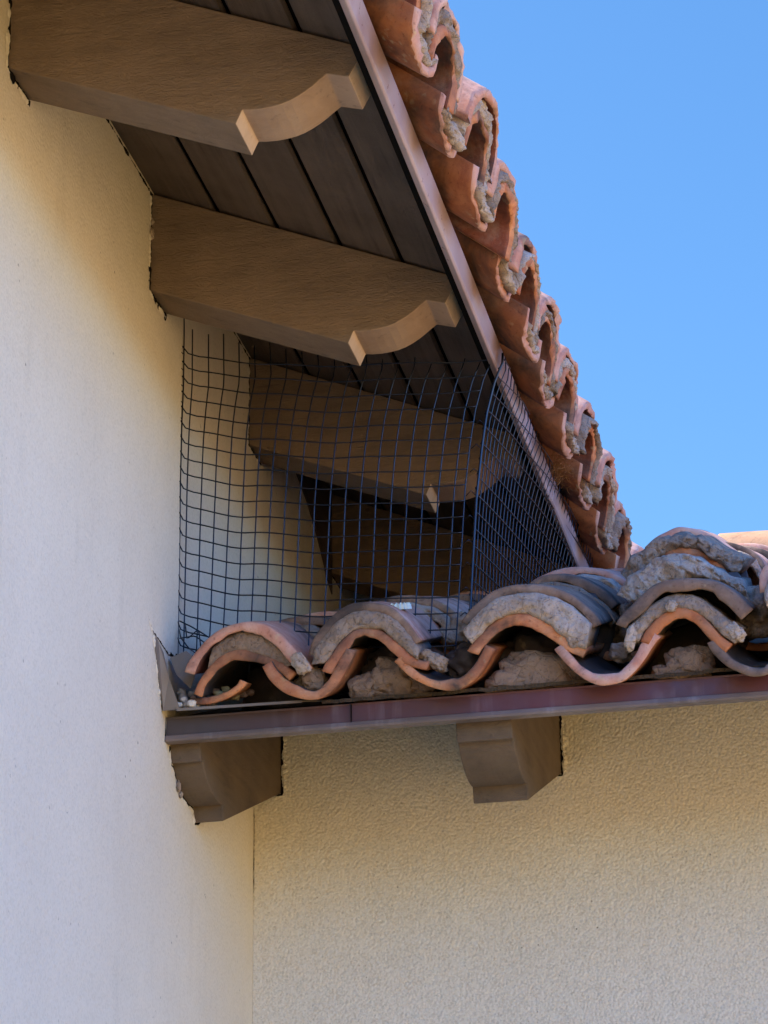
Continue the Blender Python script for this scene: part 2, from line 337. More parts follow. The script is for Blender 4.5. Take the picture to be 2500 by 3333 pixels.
def fill(name, parent, frame, inner, outer, d0, d1, mat, seed, amp=0.006, ns=34, nr=7, front=0.008, tilt=0.0):
    """mortar bed between two arcs, lumpy on its front face."""
    ns = int(ns*1.6); nr = nr+3
    A = resample(inner, ns); B = resample(outer, ns); V = []; F = []; idx = {}
    layers = [('f', r) for r in range(nr)]
    dl = [d0, d0+0.02, d0+0.06, d1]
    for i in range(ns):
        for r in range(nr):
            t = r/(nr-1); p = A[i].lerp(B[i], t)
            bulge = math.sin(math.pi*t)**0.5*front
            d = d0-bulge+amp*1.3*fbm((p.x*34, p.y*34, 0), 1, seed, 3)+amp*0.9*fbm((p.x*120, p.y*120, 3), 1, seed+4, 4)
            q = p+Vector((nz((p.x*60, p.y*60, 1), 1, seed+2), nz((p.x*60, p.y*60, 4), 1, seed+3)))*amp*0.7
            V.append(frame(q.x, d, q.y)); idx[(0, i, r)] = len(V)-1
        for k, d in enumerate(dl[1:], 1):
            for r in (0, nr-1):
                p = A[i] if r == 0 else B[i]
                q = p+Vector((nz((p.x*50, d*50, r), 1, seed), nz((p.x*50, d*50, r+9), 1, seed)))*amp*0.8
                V.append(frame(q.x, d, q.y+tilt*(d-d0))); idx[(k, i, r)] = len(V)-1
    for i in range(ns-1):
        for r in range(nr-1): F.append((idx[0, i, r], idx[0, i+1, r], idx[0, i+1, r+1], idx[0, i, r+1]))
        for r in (0, nr-1):
            for k in range(len(dl)-1): F.append((idx[k, i, r], idx[k+1, i, r], idx[k+1, i+1, r], idx[k, i+1, r]))
    K = len(dl)-1
    for i in range(ns-1): F.append((idx[K, i, 0], idx[K, i, nr-1], idx[K, i+1, nr-1], idx[K, i+1, 0]))
    for i in (0, ns-1):
        F.append(tuple(idx[0, i, r] for r in range(nr))+(idx[1, i, nr-1], idx[1, i, 0]))
        for k in range(1, K): F.append((idx[k, i, 0], idx[k, i, nr-1], idx[k+1, i, nr-1], idx[k+1, i, 0]))
    return link(name, V, F, mat, parent, smooth=True)
def lump(name, parent, loc, size, mat, seed, amp=0.35, sub=4, fr=1.6, rot=(0, 0, 0)):
    bm = bmesh.new(); bmesh.ops.create_icosphere(bm, subdivisions=sub, radius=1.0)
    rm = Matrix.Rotation(rot[2], 3, 'Z') @ Matrix.Rotation(rot[1], 3, 'Y') @ Matrix.Rotation(rot[0], 3, 'X')
    for v in bm.verts:
        d = v.co.normalized(); k = 1+amp*fbm(d, fr, seed, 5)
        q = Vector((max(-0.8, min(0.8, d.x*k*1.1)), max(-0.8, min(0.8, d.y*k*1.1)), max(-0.75, min(0.85, d.z*k*1.1))))
        q = Vector((d.x*k*0.6+q.x*0.4, d.y*k*0.6+q.y*0.4, d.z*k*0.6+q.z*0.4))
        v.co = rm @ Vector((q.x*size[0], q.y*size[1], q.z*size[2]))+Vector(loc)
    me = bpy.data.meshes.new(name); bm.to_mesh(me); bm.free(); me.materials.append(mat)
    for p in me.polygons: p.use_smooth = True
    o = bpy.data.objects.new(name, me); C.objects.link(o)
    if parent: o.parent = parent
    return o
def ragged_strip(path, nrm, w0, w1, lift, seed, mat, name, parent, step=0.004, side=1):
    """irregular strip of render along a path lying on a plane with normal nrm"""
    P = [Vector(p) for p in path]; D = []
    for a, b in zip(P, P[1:]):
        n = max(2, int((b-a).length/step))
        for k in range(n): D.append(a.lerp(b, k/n))
    D.append(P[-1]); nrm = Vector(nrm); V = []; F = []
    for i, p in enumerate(D):
        t = (D[min(len(D)-1, i+2)]-D[max(0, i-2)]).normalized(); o_ = nrm.cross(t)*side
        f = 0.45+0.9*fbm((p.x*38, p.y*38, p.z*38), 1, seed, 2)+0.45*fbm((p.x*170, p.y*170, p.z*170), 1, seed+2, 3); w_ = w0+(w1-w0)*max(0, min(1.5, f))
        inn = 0.0012*fbm((p.x*160, p.y*160, p.z*160), 1, seed+3, 2)
        lift_ = lift*max(0.15, min(1.2, f))
        V += [p+o_*inn+nrm*0.0005, p+o_*(inn+0.0003)+nrm*lift_, p+o_*w_*0.6+nrm*lift_*0.7, p+o_*w_+nrm*0.0004]
        if i:
            for k in range(3): F.append((4*(i-1)+k, 4*(i-1)+k+1, 4*i+k+1, 4*i+k))
    return link(name, V, F, mat, parent)
# ------------------------------------------------------------------ the large structure
g = link('ground', [(-400, -400, -3.2), (400, -400, -3.2), (400, 400, -3.2), (-400, 400, -3.2)], [(0, 1, 2, 3)], M_GROUND); tag(g, kind='structure')
v, f = box_vf(-0.22, 0.0, -9.0, 3.2, -3.25, 1.09)
tag(link('stucco_wall', v, f, M_WALL_A), 'smooth cream stucco wall running away on the left, under the high eave', 'wall')
v, f = box_vf(0.0005, 6.0, 0.0, 0.22, -3.25, 0.30)
tag(link('stucco_wall', v, f, M_WALL_B), 'coarse grained cream stucco wall facing forward, below the low eave with the maroon fascia', 'wall')

# ---- upper roof: deck, soffit boards, fascia, tiles
UY0, UY1 = -3.3, 1.05
up = empty('tiled_roof', (0, 0, 1.0)); up.location = (0, 0, 0)
tag(up, 'high clay tile roof with dark board soffit and steep row of tile ends against the sky', 'roof')
zs = lambda x: 1.068-0.415*x
prism('roof_deck', [(-3.2, zs(-3.2)+0.02), (0.52, zs(0.52)+0.018), (0.52, zs(0.52)+0.034), (-3.2, zs(-3.2)+0.06)], UY0, UY1+0.6, 'y', M_DARK, up, bev=0)
edges = [-0.02, 0.126, 0.245, 0.368, 0.488, 0.594]
for k in range(5):
    a, b = edges[k]+0.0045, edges[k+1]-0.0045
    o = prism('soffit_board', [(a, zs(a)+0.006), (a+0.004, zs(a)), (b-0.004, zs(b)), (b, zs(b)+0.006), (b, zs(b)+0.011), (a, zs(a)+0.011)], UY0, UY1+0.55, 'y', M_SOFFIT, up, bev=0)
FU = [(0.6205, 0.742), (0.6235, 0.7405), (0.6275, 0.7445), (0.6345, 0.7865), (0.6335, 0.790), (0.600, 0.800), (0.600, 0.796), (0.628, 0.786), (0.622, 0.749), (0.612, 0.752), (0.6115, 0.749)]
o = prism('fascia', FU, UY0, 0.16, 'y', M_FASCIA_UP, up, bev=0.0012)
o['label'] = 'near length of the painted metal fascia along the high eave'
o = prism('fascia', [(x+0.0022, z-0.0015) for x, z in FU], 0.135, UY1, 'y', M_FASCIA_UP, up, bev=0.0012)
o['label'] = 'far length of the painted metal fascia, lapped over the near one'
o = prism('fascia_backing', [(0.594, 0.770), (0.610, 0.764), (0.610, 0.800), (0.594, 0.815)], UY0, UY1, 'y', M_DARK, up, bev=0)

PY = [-2.26, -1.98, -1.70, -1.424, -1.156, -0.841, -0.59, -0.345, -0.065, 0.239, 0.517, 0.80]
CY = [-2.12, -1.84, -1.562, -1.272, -1.012, -0.708, -0.455, -0.19, 0.095, 0.38, 0.665, 0.945]
rnd = random.Random(5)
for k, y in enumerate(PY):
    dz = rnd.uniform(-0.006, 0.006); wd = rnd.uniform(0.160, 0.176); sk = rnd.uniform(-0.3, 0.3); dd = rnd.uniform(-0.008, 0.008)
    tile('pan_tile', up, UPR, arch(y, 0.757+dz, wd, 0.060+rnd.uniform(-0.004, 0.008), False, sk, 11, 0.62), dd, 0.46, 0.0165, 'pan', [M_CLAY, M_CLAY_PINK, M_CLAY_IN], 20+k*3.3, 1.0, 0.009, 40, tilt=0.30, rough=0.0045)
    tile('pan_tile', up, UPR, arch(y, 0.890+dz, wd, 0.085, False, sk), 0.36, 0.46, 0.0165, 'pan', [M_CLAY, M_CLAY_END, M_CLAY_IN], 60+k*3.3, 1.0, 0.004, nd=7)
    if 0 < k < 11:      # mortar pushed into the hollow of the pan
        fill('mortar_bed', up, UPR, [(y-0.058, 0.790+dz), (y-0.040, 0.779+dz), (y, 0.773+dz), (y+0.040, 0.779+dz), (y+0.058, 0.790+dz)],
             [(y-0.060, 0.808+dz), (y-0.040, 0.797+dz+rnd.uniform(-0.004, 0.012)), (y, 0.796+dz+rnd.uniform(0, 0.01)), (y+0.040, 0.797+dz), (y+0.060, 0.808+dz)], dd+rnd.uniform(-0.010, 0.006), 0.1, M_MORTAR_PALE, 300+k*5, 0.006, 24, tilt=0.30)
for k, y in enumerate(CY):
    dz = rnd.uniform(-0.010, 0.006); wd = rnd.uniform(0.170, 0.196); sk = rnd.uniform(-0.5, 0.5); dd = rnd.uniform(-0.004, 0.012)
    lo = arch(y, 0.796+dz, wd, 0.100+rnd.uniform(-0.008, 0.004), True, sk, 11, 0.7)
    tile('cover_tile', up, UPR, lo, dd-0.018, 0.40, 0.016, 'cover', [M_CLAY, M_CLAY_END, M_CLAY_IN], 120+k*3.7, 0.96, 0.009, 40, tilt=0.30, rough=0.004)
    wu = rnd.uniform(0.236, 0.256); hu = rnd.uniform(-0.004, 0.006); du = rnd.uniform(-0.012, 0.010)
    hi = arch(y+rnd.uniform(-0.008, 0.008), 0.828+dz, wu, 0.108+hu, True, rnd.uniform(-0.6, 0.6), 11, 0.7)
    tile('cover_tile', up, UPR, hi, du-0.012, 0.42, 0.017, 'cover', [M_CLAY_PINK, M_CLAY_PINK, M_CLAY_IN], 170+k*3.1, 0.88, 0.010, 40, tilt=0.30, rough=0.0045)
    tile('cover_tile', up, UPR, arch(y, 0.965+dz, 0.235, 0.086, True), 0.36, 0.44, 0.017, 'cover', [M_CLAY_PINK, M_CLAY_END, M_CLAY_IN], 210+k*3.1, 0.88, 0.004, nd=7)
    inn = resample(lo, 9); out = resample([(a, b-0.017) for a, b in hi], 9)
    cx_ = y; fr_ = rnd.uniform(0.40, 0.95); outp = [(q.x+(cx_+(p.x-cx_)*0.90-q.x)*fr_, q.y+(p.y+0.002-q.y)*fr_) for p, q in zip(out, inn)]
    fill('mortar_bed', up, UPR, [(p.x, p.y-0.002) for p in inn], outp, dd+rnd.uniform(-0.024, -0.006), 0.12, M_MORTAR_PALE if k % 2 else M_MORTAR, 400+k*5, 0.006, 36, 8, 0.008, tilt=0.30)

# ---- lower roof
low = empty('tiled_roof'); tag(low, 'low clay tile roof above the maroon fascia, four scalloped tile columns bedded in mortar', 'roof')
zl = lambda y: 0.035+ML*(y+0.66)
prism('roof_deck', [(-0.645, zl(-0.645)), (1.62, zl(1.62)), (1.62, zl(1.62)+0.015), (-0.655, zl(-0.655)+0.012)], 0.003, 3.0, 'x', M_FELT, low, bev=0)
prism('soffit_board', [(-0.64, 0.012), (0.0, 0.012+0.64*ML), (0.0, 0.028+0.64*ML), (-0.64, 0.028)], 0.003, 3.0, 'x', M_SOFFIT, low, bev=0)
FL = [(-0.660, 0.001), (-0.6735, 0.000), (-0.6755, 0.003), (-0.6735, 0.0085), (-0.6700, 0.0105), (-0.6685, 0.0440), (-0.6700, 0.0470), (-0.6660, 0.0490), (-0.600, 0.066), (-0.600, 0.062), (-0.655, 0.045), (-0.655, 0.006)]
prism('fascia', FL, 0.001, 3.0, 'x', M_FASCIA, low, bev=0)
prism('drip_hem', [(-0.6758, -0.0012), (-0.6775, 0.0025), (-0.6760, 0.0095), (-0.6725, 0.0112), (-0.6725, 0.0), (-0.655, -0.0012)], 0.001, 3.0, 'x', M_HEM, low, bev=0)
for x_ in (0.352,):
    v, f = box_vf(x_, x_+0.0016, -0.6745, -0.667, 0.010, 0.0455); link('fascia_seam', v, f, M_HEM if x_ > 0.6 else M_DARK, low)
for k in range(3):      # worn felt edge peeping over the fascia
    x0, x1 = [(0.30, 0.72), (0.69, 1.02), (1.0, 1.5)][k]
    n = 60; V = []; F = []
    for i in range(n+1):
        x = x0+(x1-x0)*i/n; j = 0.004*fbm((x*60, k, 0), 1, 3, 3); z0 = 0.047+0.004*k*0.3
        V += [(x, -0.682+j, z0+0.003*nz((x*20, 0, k), 1)), (x, -0.682+j, z0+0.007+0.003*nz((x*20, 0, k), 1)), (x, -0.60, 0.079), (x, -0.60, 0.075)]
        if i:
            for q in range(4): F.append((4*(i-1)+q, 4*(i-1)+(q+1) % 4, 4*i+(q+1) % 4, 4*i+q))
    link('felt_edge', V, F, M_FELT, low)
PTS = {
'C1U' : [(0.0499, 0.1126), (0.056, 0.1294), (0.0727, 0.1519), (0.0937, 0.1741), (0.1148, 0.1898), (0.1381, 0.1998), (0.1635, 0.2036), (0.1868, 0.2012), (0.208, 0.1928), (0.2291, 0.1759), (0.2501, 0.1525), (0.269, 0.1293), (0.2856, 0.1086), (0.2908, 0.0996)] ,
'C1L' : [(0.0646, 0.0667), (0.0707, 0.0856), (0.0852, 0.1081), (0.104, 0.1282), (0.125, 0.1416), (0.1482, 0.1473), (0.1715, 0.1443), (0.1946, 0.137), (0.2178, 0.1275), (0.2387, 0.1129), (0.2596, 0.0941)] ,
'P1' : [(0.198, 0.1108), (0.2131, 0.0841), (0.234, 0.0629), (0.2547, 0.0507), (0.2754, 0.0437), (0.2944, 0.0411), (0.311, 0.0433), (0.3341, 0.0579), (0.3503, 0.082), (0.3637, 0.1063), (0.373, 0.1269)] ,
'C2L' : [(0.3101, 0.0936), (0.317, 0.1092), (0.3306, 0.129), (0.3465, 0.1487), (0.3624, 0.1637), (0.3828, 0.1713), (0.4008, 0.1717), (0.421, 0.1658), (0.4366, 0.1552), (0.4542, 0.1374), (0.4718, 0.1174), (0.4894, 0.1021), (0.5093, 0.0959)] ,
'C2U' : [(0.2831, 0.1269), (0.29, 0.1497), (0.3037, 0.172), (0.3219, 0.1916), (0.3448, 0.2109), (0.3675, 0.2207), (0.3947, 0.2219), (0.4173, 0.2176), (0.4375, 0.21), (0.4554, 0.1968), (0.4708, 0.1791), (0.4839, 0.1593), (0.497, 0.1396)] ,
'P2' : [(0.446, 0.1004), (0.4636, 0.0828), (0.4833, 0.0651), (0.5053, 0.0508), (0.5295, 0.0409), (0.5603, 0.0373), (0.5781, 0.0439), (0.596, 0.0561), (0.612, 0.0755), (0.6247, 0.0974), (0.6328, 0.1105)] ,
'C3L' : [(0.5814, 0.1117), (0.5906, 0.1248), (0.6065, 0.1419), (0.6224, 0.1568), (0.6405, 0.1692), (0.6605, 0.1744), (0.6826, 0.1742), (0.7045, 0.1684), (0.7261, 0.155), (0.7431, 0.1397), (0.76, 0.1222), (0.7769, 0.1071), (0.7983, 0.0973)] ,
'C3U' : [(0.5683, 0.1677), (0.5855, 0.1896), (0.6084, 0.2087), (0.6311, 0.2231), (0.6536, 0.2294), (0.6803, 0.2306), (0.707, 0.2294), (0.7334, 0.2236), (0.7574, 0.2122), (0.7811, 0.1962), (0.8023, 0.1758), (0.817, 0.1583), (0.8251, 0.1415)] ,
'C3T' : [(0.6224, 0.3177), (0.6419, 0.3383), (0.6612, 0.3515), (0.685, 0.3606), (0.7086, 0.3623), (0.732, 0.359), (0.7551, 0.3507), (0.778, 0.3364), (0.8005, 0.3171), (0.8226, 0.2881)] ,
'P3' : [(0.7399, 0.1004), (0.7554, 0.0762), (0.7763, 0.0518), (0.7974, 0.0342), (0.8186, 0.0246), (0.8402, 0.0229), (0.8621, 0.029), (0.8845, 0.0476), (0.9027, 0.0688), (0.919, 0.0925), (0.9324, 0.1073)] ,
'C4L' : [(0.895, 0.1034), (0.9075, 0.1234), (0.925, 0.1413), (0.944, 0.1538), (0.9593, 0.1604), (0.9759, 0.1599), (0.9938, 0.1539), (1.0097, 0.1411), (1.0269, 0.1221), (1.0439, 0.1015), (1.0611, 0.0861)] ,
'C4U' : [(0.8545, 0.1402), (0.8634, 0.1536), (0.8791, 0.1682), (0.8965, 0.1844), (0.914, 0.2006), (0.9363, 0.2128), (0.9599, 0.217), (0.9865, 0.2169), (1.0113, 0.2133), (1.0358, 0.2059), (1.0582, 0.1915), (1.0785, 0.1722), (1.0908, 0.157), (1.1, 0.1457)] ,
'C4T' : [(0.8616, 0.3261), (0.8792, 0.3588), (0.8976, 0.3704), (0.9144, 0.3861), (0.9327, 0.394), (0.9578, 0.3965), (0.9823, 0.3876), (0.9993, 0.3728), (1.0163, 0.3599), (1.0332, 0.3451), (1.0521, 0.3359)] ,
'C4F' : [(0.8466, 0.5334), (0.8685, 0.5519), (0.8919, 0.562), (0.9152, 0.5701), (0.9381, 0.569), (0.9624, 0.5617), (0.9844, 0.5474), (1.0114, 0.5226), (1.0471, 0.487)] ,
'P4' : [(1.0164, 0.0915), (1.0238, 0.0752), (1.0376, 0.0567), (1.0531, 0.0416), (1.0736, 0.0278), (1.0928, 0.0202), (1.1188, 0.0216), (1.1429, 0.0395), (1.1604, 0.0588), (1.1713, 0.0752)] ,
}
def up_pts(key, d): return [(x, z-d*math.sin(AL)) for x, z in PTS[key]]
CL, CE, CI, CO, CP, SO = M_CLAY, M_CLAY_END, M_CLAY_IN, M_CLAY_OLD, M_CLAY_PINK, M_SOOT_SHADE
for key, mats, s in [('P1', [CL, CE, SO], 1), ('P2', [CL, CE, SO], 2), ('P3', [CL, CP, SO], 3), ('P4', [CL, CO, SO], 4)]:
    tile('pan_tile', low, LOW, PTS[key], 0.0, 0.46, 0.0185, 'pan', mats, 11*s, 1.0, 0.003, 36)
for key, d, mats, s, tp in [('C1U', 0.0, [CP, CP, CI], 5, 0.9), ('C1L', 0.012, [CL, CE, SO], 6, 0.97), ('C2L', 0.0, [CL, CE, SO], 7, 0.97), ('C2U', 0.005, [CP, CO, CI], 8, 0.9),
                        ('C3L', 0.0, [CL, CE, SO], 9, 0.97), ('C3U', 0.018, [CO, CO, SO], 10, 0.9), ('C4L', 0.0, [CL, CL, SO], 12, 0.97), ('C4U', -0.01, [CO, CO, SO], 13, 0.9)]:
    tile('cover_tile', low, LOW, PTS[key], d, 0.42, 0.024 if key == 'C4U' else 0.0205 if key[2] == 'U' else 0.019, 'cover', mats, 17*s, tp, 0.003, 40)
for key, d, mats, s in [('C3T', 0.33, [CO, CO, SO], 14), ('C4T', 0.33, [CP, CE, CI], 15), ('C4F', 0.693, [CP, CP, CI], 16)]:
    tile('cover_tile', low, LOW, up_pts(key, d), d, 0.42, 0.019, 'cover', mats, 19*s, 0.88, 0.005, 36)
# further courses up the slope
cx = {1: (0.178, -0.034), 2: (0.395, -0.020), 3: (0.705, 0.012), 4: (0.955, 0.05), 5: (1.235, 0.03), 6: (1.50, 0.01), 7: (1.77, 0.02), 8: (2.04, 0.0), 9: (2.31, 0.0), 10: (2.58, 0.0)}
px = {1: 0.2835, 2: 0.5605, 3: 0.838, 4: 1.10, 5: 1.37, 6: 1.635, 7: 1.905, 8: 2.175, 9: 2.44, 10: 2.71}
for c, (x, b) in cx.items():
    for r in range(7):
        d = 0.33*r+0.006*((c*7+r*3) % 5)
        if r == 0 and c <= 4: continue
        if (c == 3 and r == 1) or (c == 4 and r in (1, 2)): continue
        if d > 2.15: continue
        h = 0.140+b+(0.012 if r else 0)+0.006*((c*5+r) % 3)
        tile('cover_tile', low, LOW, arch(x, h, 0.245, 0.085, True, ((c*3+r) % 5-2)*0.25), d, 0.42, 0.018, 'cover', [CP if (c+r) % 2 else CO, CO if r % 2 else CP, CI], 31*c+r, 0.88, 0.004, 22, 8)
        if r == 0:
            tile('cover_tile', low, LOW, arch(x, 0.10, 0.18, 0.068, True), 0, 0.42, 0.018, 'cover', [CL, CE, SO], 33*c+r, 0.97, 0.004, 22, 8)
        if r <= 3 and c <= 5:
            fill('mortar_bed', low, LOW, arch(x, h-0.03, 0.21, 0.075), arch(x, h-0.012, 0.226, 0.080), d-0.035, d+0.1, M_MORTAR_PALE if (c+r) % 2 else M_MORTAR, 50*c+r, 0.008, 26, 6, 0.01)
for c, x in px.items():
    for r in range(7):
        if r == 0 and c <= 4: continue
        d = 0.33*r
        if d > 2.15: continue
        tile('pan_tile', low, LOW, arch(x, 0.034+(0.022 if r else 0), 0.20, 0.082, False), d, 0.46, 0.018, 'pan', [CL, CE, SO], 37*c+r, 1.0, 0.003, 20, 8)
# mortar between the paired covers of the front row
def shrink(pts, c, k, dh): return [(c+(a-c)*k, b+dh) for a, b in pts]
fill('mortar_bed', low, LOW, shrink(PTS['C1L'][2:10], 0.17, 0.95, -0.004), shrink(PTS['C1U'][3:12], 0.17, 0.93, -0.020), 0.018, 0.14, M_MORTAR_BR, 700, 0.0042, 40, 9, 0.004)
fill('mortar_bed', low, LOW, shrink(PTS['C2L'][1:12], 0.40, 0.99, -0.002), shrink(PTS['C2U'], 0.395, 0.95, -0.018), 0.004, 0.14, M_MORTAR, 710, 0.0042, 44, 9, 0.008)
fill('mortar_bed', low, LOW, shrink(PTS['C3L'][1:13], 0.69, 0.99, -0.002), shrink(PTS['C3U'][:12], 0.69, 0.94, -0.018), 0.000, 0.14, M_MORTAR_PALE, 720, 0.0042, 44, 9, 0.010)
fill('mortar_bed', low, LOW, shrink(PTS['C4L'], 0.975, 1.04, -0.002), shrink(PTS['C4L'], 0.975, 1.22, 0.026), 0.004, 0.14, M_MORTAR, 730, 0.0042, 44, 9, 0.008)
fill('mortar_bed', low, LOW, shrink(PTS['C4U'][2:13], 0.975, 0.97, -0.004), shrink(up_pts('C4T', 0.33), 0.965, 1.22, -0.016), 0.19, 0.40, M_MORTAR_PALE, 740, 0.010, 40, 9, 0.012)
fill('mortar_bed', low, LOW, shrink(up_pts('C4T', 0.33), 0.96, 1.02, -0.004), shrink(up_pts('C4T', 0.33), 0.96, 1.30, 0.026), 0.325, 0.60, M_MORTAR, 745, 0.010, 44, 9, 0.014)
fill('mortar_bed', low, LOW, shrink(PTS['C3U'], 0.71, 0.97, 0.000), shrink(up_pts('C3T', 0.33), 0.73, 0.86, -0.045), 0.29, 0.42, M_MORTAR_BR, 750, 0.005, 36, 8, 0.010)
# lumps of bedding mortar in openings and pans, rear ones in painted shade
for (l, s, m, sd_, rt) in [((0.430, -0.645, 0.098), (0.045, 0.03, 0.042), M_MORTAR_BR, 1, (0, 0.2, 0)), ((0.375, -0.650, 0.082), (0.032, 0.022, 0.026), M_MORTAR_BR, 2, (0, -0.3, 0)),
        ((0.475, -0.640, 0.075), (0.034, 0.022, 0.022), M_MORTAR_BR, 3, (0, 0, 0)), ((0.405, -0.57, 0.14), (0.06, 0.03, 0.04), M_SOOT_SHADE, 31, (0, 0, 0)),
        ((0.700, -0.648, 0.086), (0.078, 0.028, 0.040), M_MORTAR_BR, 4, (0, 0.1, 0)), ((0.640, -0.652, 0.070), (0.045, 0.024, 0.022), M_MORTAR_BR, 5, (0, 0, 0)), ((0.675, -0.58, 0.13), (0.06, 0.03, 0.055), M_SOOT_SHADE, 6, (0, 0, 0)),
        ((0.975, -0.650, 0.078), (0.046, 0.026, 0.036), M_MORTAR_BR, 7, (0, 0, 0.3)), ((0.930, -0.655, 0.063), (0.026, 0.018, 0.016), M_MORTAR_BR, 8, (0, 0, 0)),
        ((0.2895, -0.690, 0.090), (0.024, 0.022, 0.026), M_MORTAR_BR, 9, (0, 0, 0)), ((0.268, -0.68, 0.085), (0.02, 0.022, 0.02), M_FELT, 10, (0, 0, 0)),
        ((0.518, -0.700, 0.104), (0.024, 0.02, 0.015), M_MORTAR, 11, (0, 0.5, 0)), ((0.500, -0.700, 0.118), (0.016, 0.02, 0.012), M_MORTAR, 12, (0, 0.2, 0)), ((0.560, -0.60, 0.125), (0.042, 0.05, 0.040), M_SOOT_SHADE, 13, (0, -0.4, 0)),
        ((0.845, -0.60, 0.128), (0.022, 0.02, 0.018), M_MORTAR_PALE, 14, (0, 0, 0)), ((0.275, -0.745, 0.105), (0.014, 0.014, 0.022), M_MORTAR_PALE, 15, (0, -0.5, 0)),
        ((0.880, -0.725, 0.112), (0.012, 0.014, 0.026), M_MORTAR_PALE, 16, (0, 0.2, 0)), ((1.066, -0.725, 0.108), (0.014, 0.014, 0.020), M_MORTAR_PALE, 17, (0, -0.7, 0)),
        ((0.955, -0.735, 0.163), (0.010, 0.010, 0.012), M_MORTAR_PALE, 18, (0, 0.4, 0)), ((0.78, -0.72, 0.118), (0.018, 0.02, 0.024), M_MORTAR, 19, (0, -0.7, 0)),
        ((0.30, -0.45, 0.23), (0.05, 0.10, 0.035), M_MORTAR, 20, (0.3, 0, 0)), ((0.53, -0.36, 0.27), (0.05, 0.12, 0.045), M_MORTAR_PALE, 21, (0.3, 0, 0)), ((0.83, -0.25, 0.30), (0.05, 0.09, 0.05), M_MORTAR_PALE, 22, (0.3, 0, 0)), ((1.09, -0.45, 0.24), (0.04, 0.10, 0.05), M_MORTAR, 23, (0.3, 0, 0))]:
    lump('mortar_lump', low, l, s, m, sd_*9.7, 0.45, 4, 1.7, rt)
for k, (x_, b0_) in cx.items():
    lump('mortar_lump', low, (x_, -0.47, 0.145), (0.088, 0.04, 0.075), M_SOOT_SHADE, 55+k*4, 0.25, 3)  # shade of the deep openings painted in by the dark colour
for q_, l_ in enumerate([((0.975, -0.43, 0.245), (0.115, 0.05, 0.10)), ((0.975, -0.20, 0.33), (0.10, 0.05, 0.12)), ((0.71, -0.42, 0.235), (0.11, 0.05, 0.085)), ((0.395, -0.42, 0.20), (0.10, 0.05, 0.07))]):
    lump('mortar_lump', low, l_[0], l_[1], M_SOOT_SHADE, 75+q_*4, 0.25, 3)  # rear lumps darkened too, shade put into the colour
# metal valley at the meeting of the roofs
V = [(0.625, 0.72, 0.800), (0.86, 0.80, 0.812), (0.86, 1.5, 1.07), (0.625, 1.5, 1.07), (0.625, 0.718, 0.796), (0.86, 0.798, 0.806), (0.86, 1.5, 1.06), (0.625, 1.5, 1.06)]
link('valley_metal', V, [(0, 1, 2, 3), (4, 7, 6, 5), (0, 4, 5, 1), (1, 5, 6, 2), (2, 6, 7, 3), (3, 7, 4, 0)], M_FASCIA_DARK, low)
v, f = box_vf(0.89, 3.0, 1.47, 1.60, 0.80, 1.085); link('ridge_bedding', v, f, M_MORTAR, low)
for k in range(5):
    RG = Frame(lambda a, d, h, k=k: Vector((0.885+0.36*k+d, 1.52+a, h+0.01*((k*3) % 2))))
    tile('ridge_tile', low, RG, arch(0, 1.05, 0.26, 0.105, True), 0, 0.42, 0.018, 'cover', [M_CREAM, M_CLAY_PINK, CI], 500+k, 0.92, 0.004, 22, 8)
# ------------------------------------------------------------------ carved rafter tails under the high eave
prof = [(-0.06, 0.8795), (0.3872, 0.7015), (0.3980, 0.7260)]
prof += [(0.410, 0.7242), (0.430, 0.7238), (0.4457, 0.7250), (0.462, 0.7278), (0.4765, 0.7325), (0.490, 0.7392), (0.503, 0.7472), (0.5145, 0.7555), (0.526, 0.7650), (0.5370, 0.7735)]
prof += [(0.5729, 0.7636), (0.5916, 0.7983), (0.5916, 0.8175), (-0.06, 1.088)]
nosei = {1, 13, 14}
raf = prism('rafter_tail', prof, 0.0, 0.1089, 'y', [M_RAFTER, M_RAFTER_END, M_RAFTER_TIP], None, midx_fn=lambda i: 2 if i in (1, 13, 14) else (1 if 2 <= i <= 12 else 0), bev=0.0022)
RY = [-1.6751, -0.829, -0.055, 0.755]
RL = ['nearest carved rafter tail, topmost in the photo',
      'second carved rafter tail, directly above the top of the black wire mesh',
      'third carved rafter tail, seen whole through the black wire mesh',
      'farthest dark rafter tail low behind the mesh, just above the tiles']
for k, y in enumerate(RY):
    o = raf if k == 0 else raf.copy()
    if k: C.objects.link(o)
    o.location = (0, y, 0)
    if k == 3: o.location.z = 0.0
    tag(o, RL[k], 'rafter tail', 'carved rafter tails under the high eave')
# corbelled rafter tails under the low eave (same scroll, turned to face the camera)
cp = [(0.05, 0.106), (-0.464, 0.0-0.0995+0.0), (-0.4705, -0.0689)]
cp += [(-0.482, -0.0712), (-0.500, -0.0722), (-0.520, -0.0715), (-0.540, -0.0690), (-0.558, -0.0645), (-0.575, -0.0585), (-0.590, -0.0510), (-0.603, -0.0425), (-0.6135, -0.0325)]
cp += [(-0.618, -0.0270), (-0.6325, -0.0305), (-0.6395, 0.006), (-0.6395, 0.020), (0.05, 0.28)]
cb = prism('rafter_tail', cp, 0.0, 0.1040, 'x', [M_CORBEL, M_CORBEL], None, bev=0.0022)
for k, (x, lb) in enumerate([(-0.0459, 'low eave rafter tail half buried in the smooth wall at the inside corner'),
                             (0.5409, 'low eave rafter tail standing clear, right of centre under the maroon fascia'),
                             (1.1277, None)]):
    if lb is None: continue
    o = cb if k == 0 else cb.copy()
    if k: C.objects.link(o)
    o.location = (x, 0, 0); tag(o, lb, 'rafter tail', 'rafter tails under the low eave')
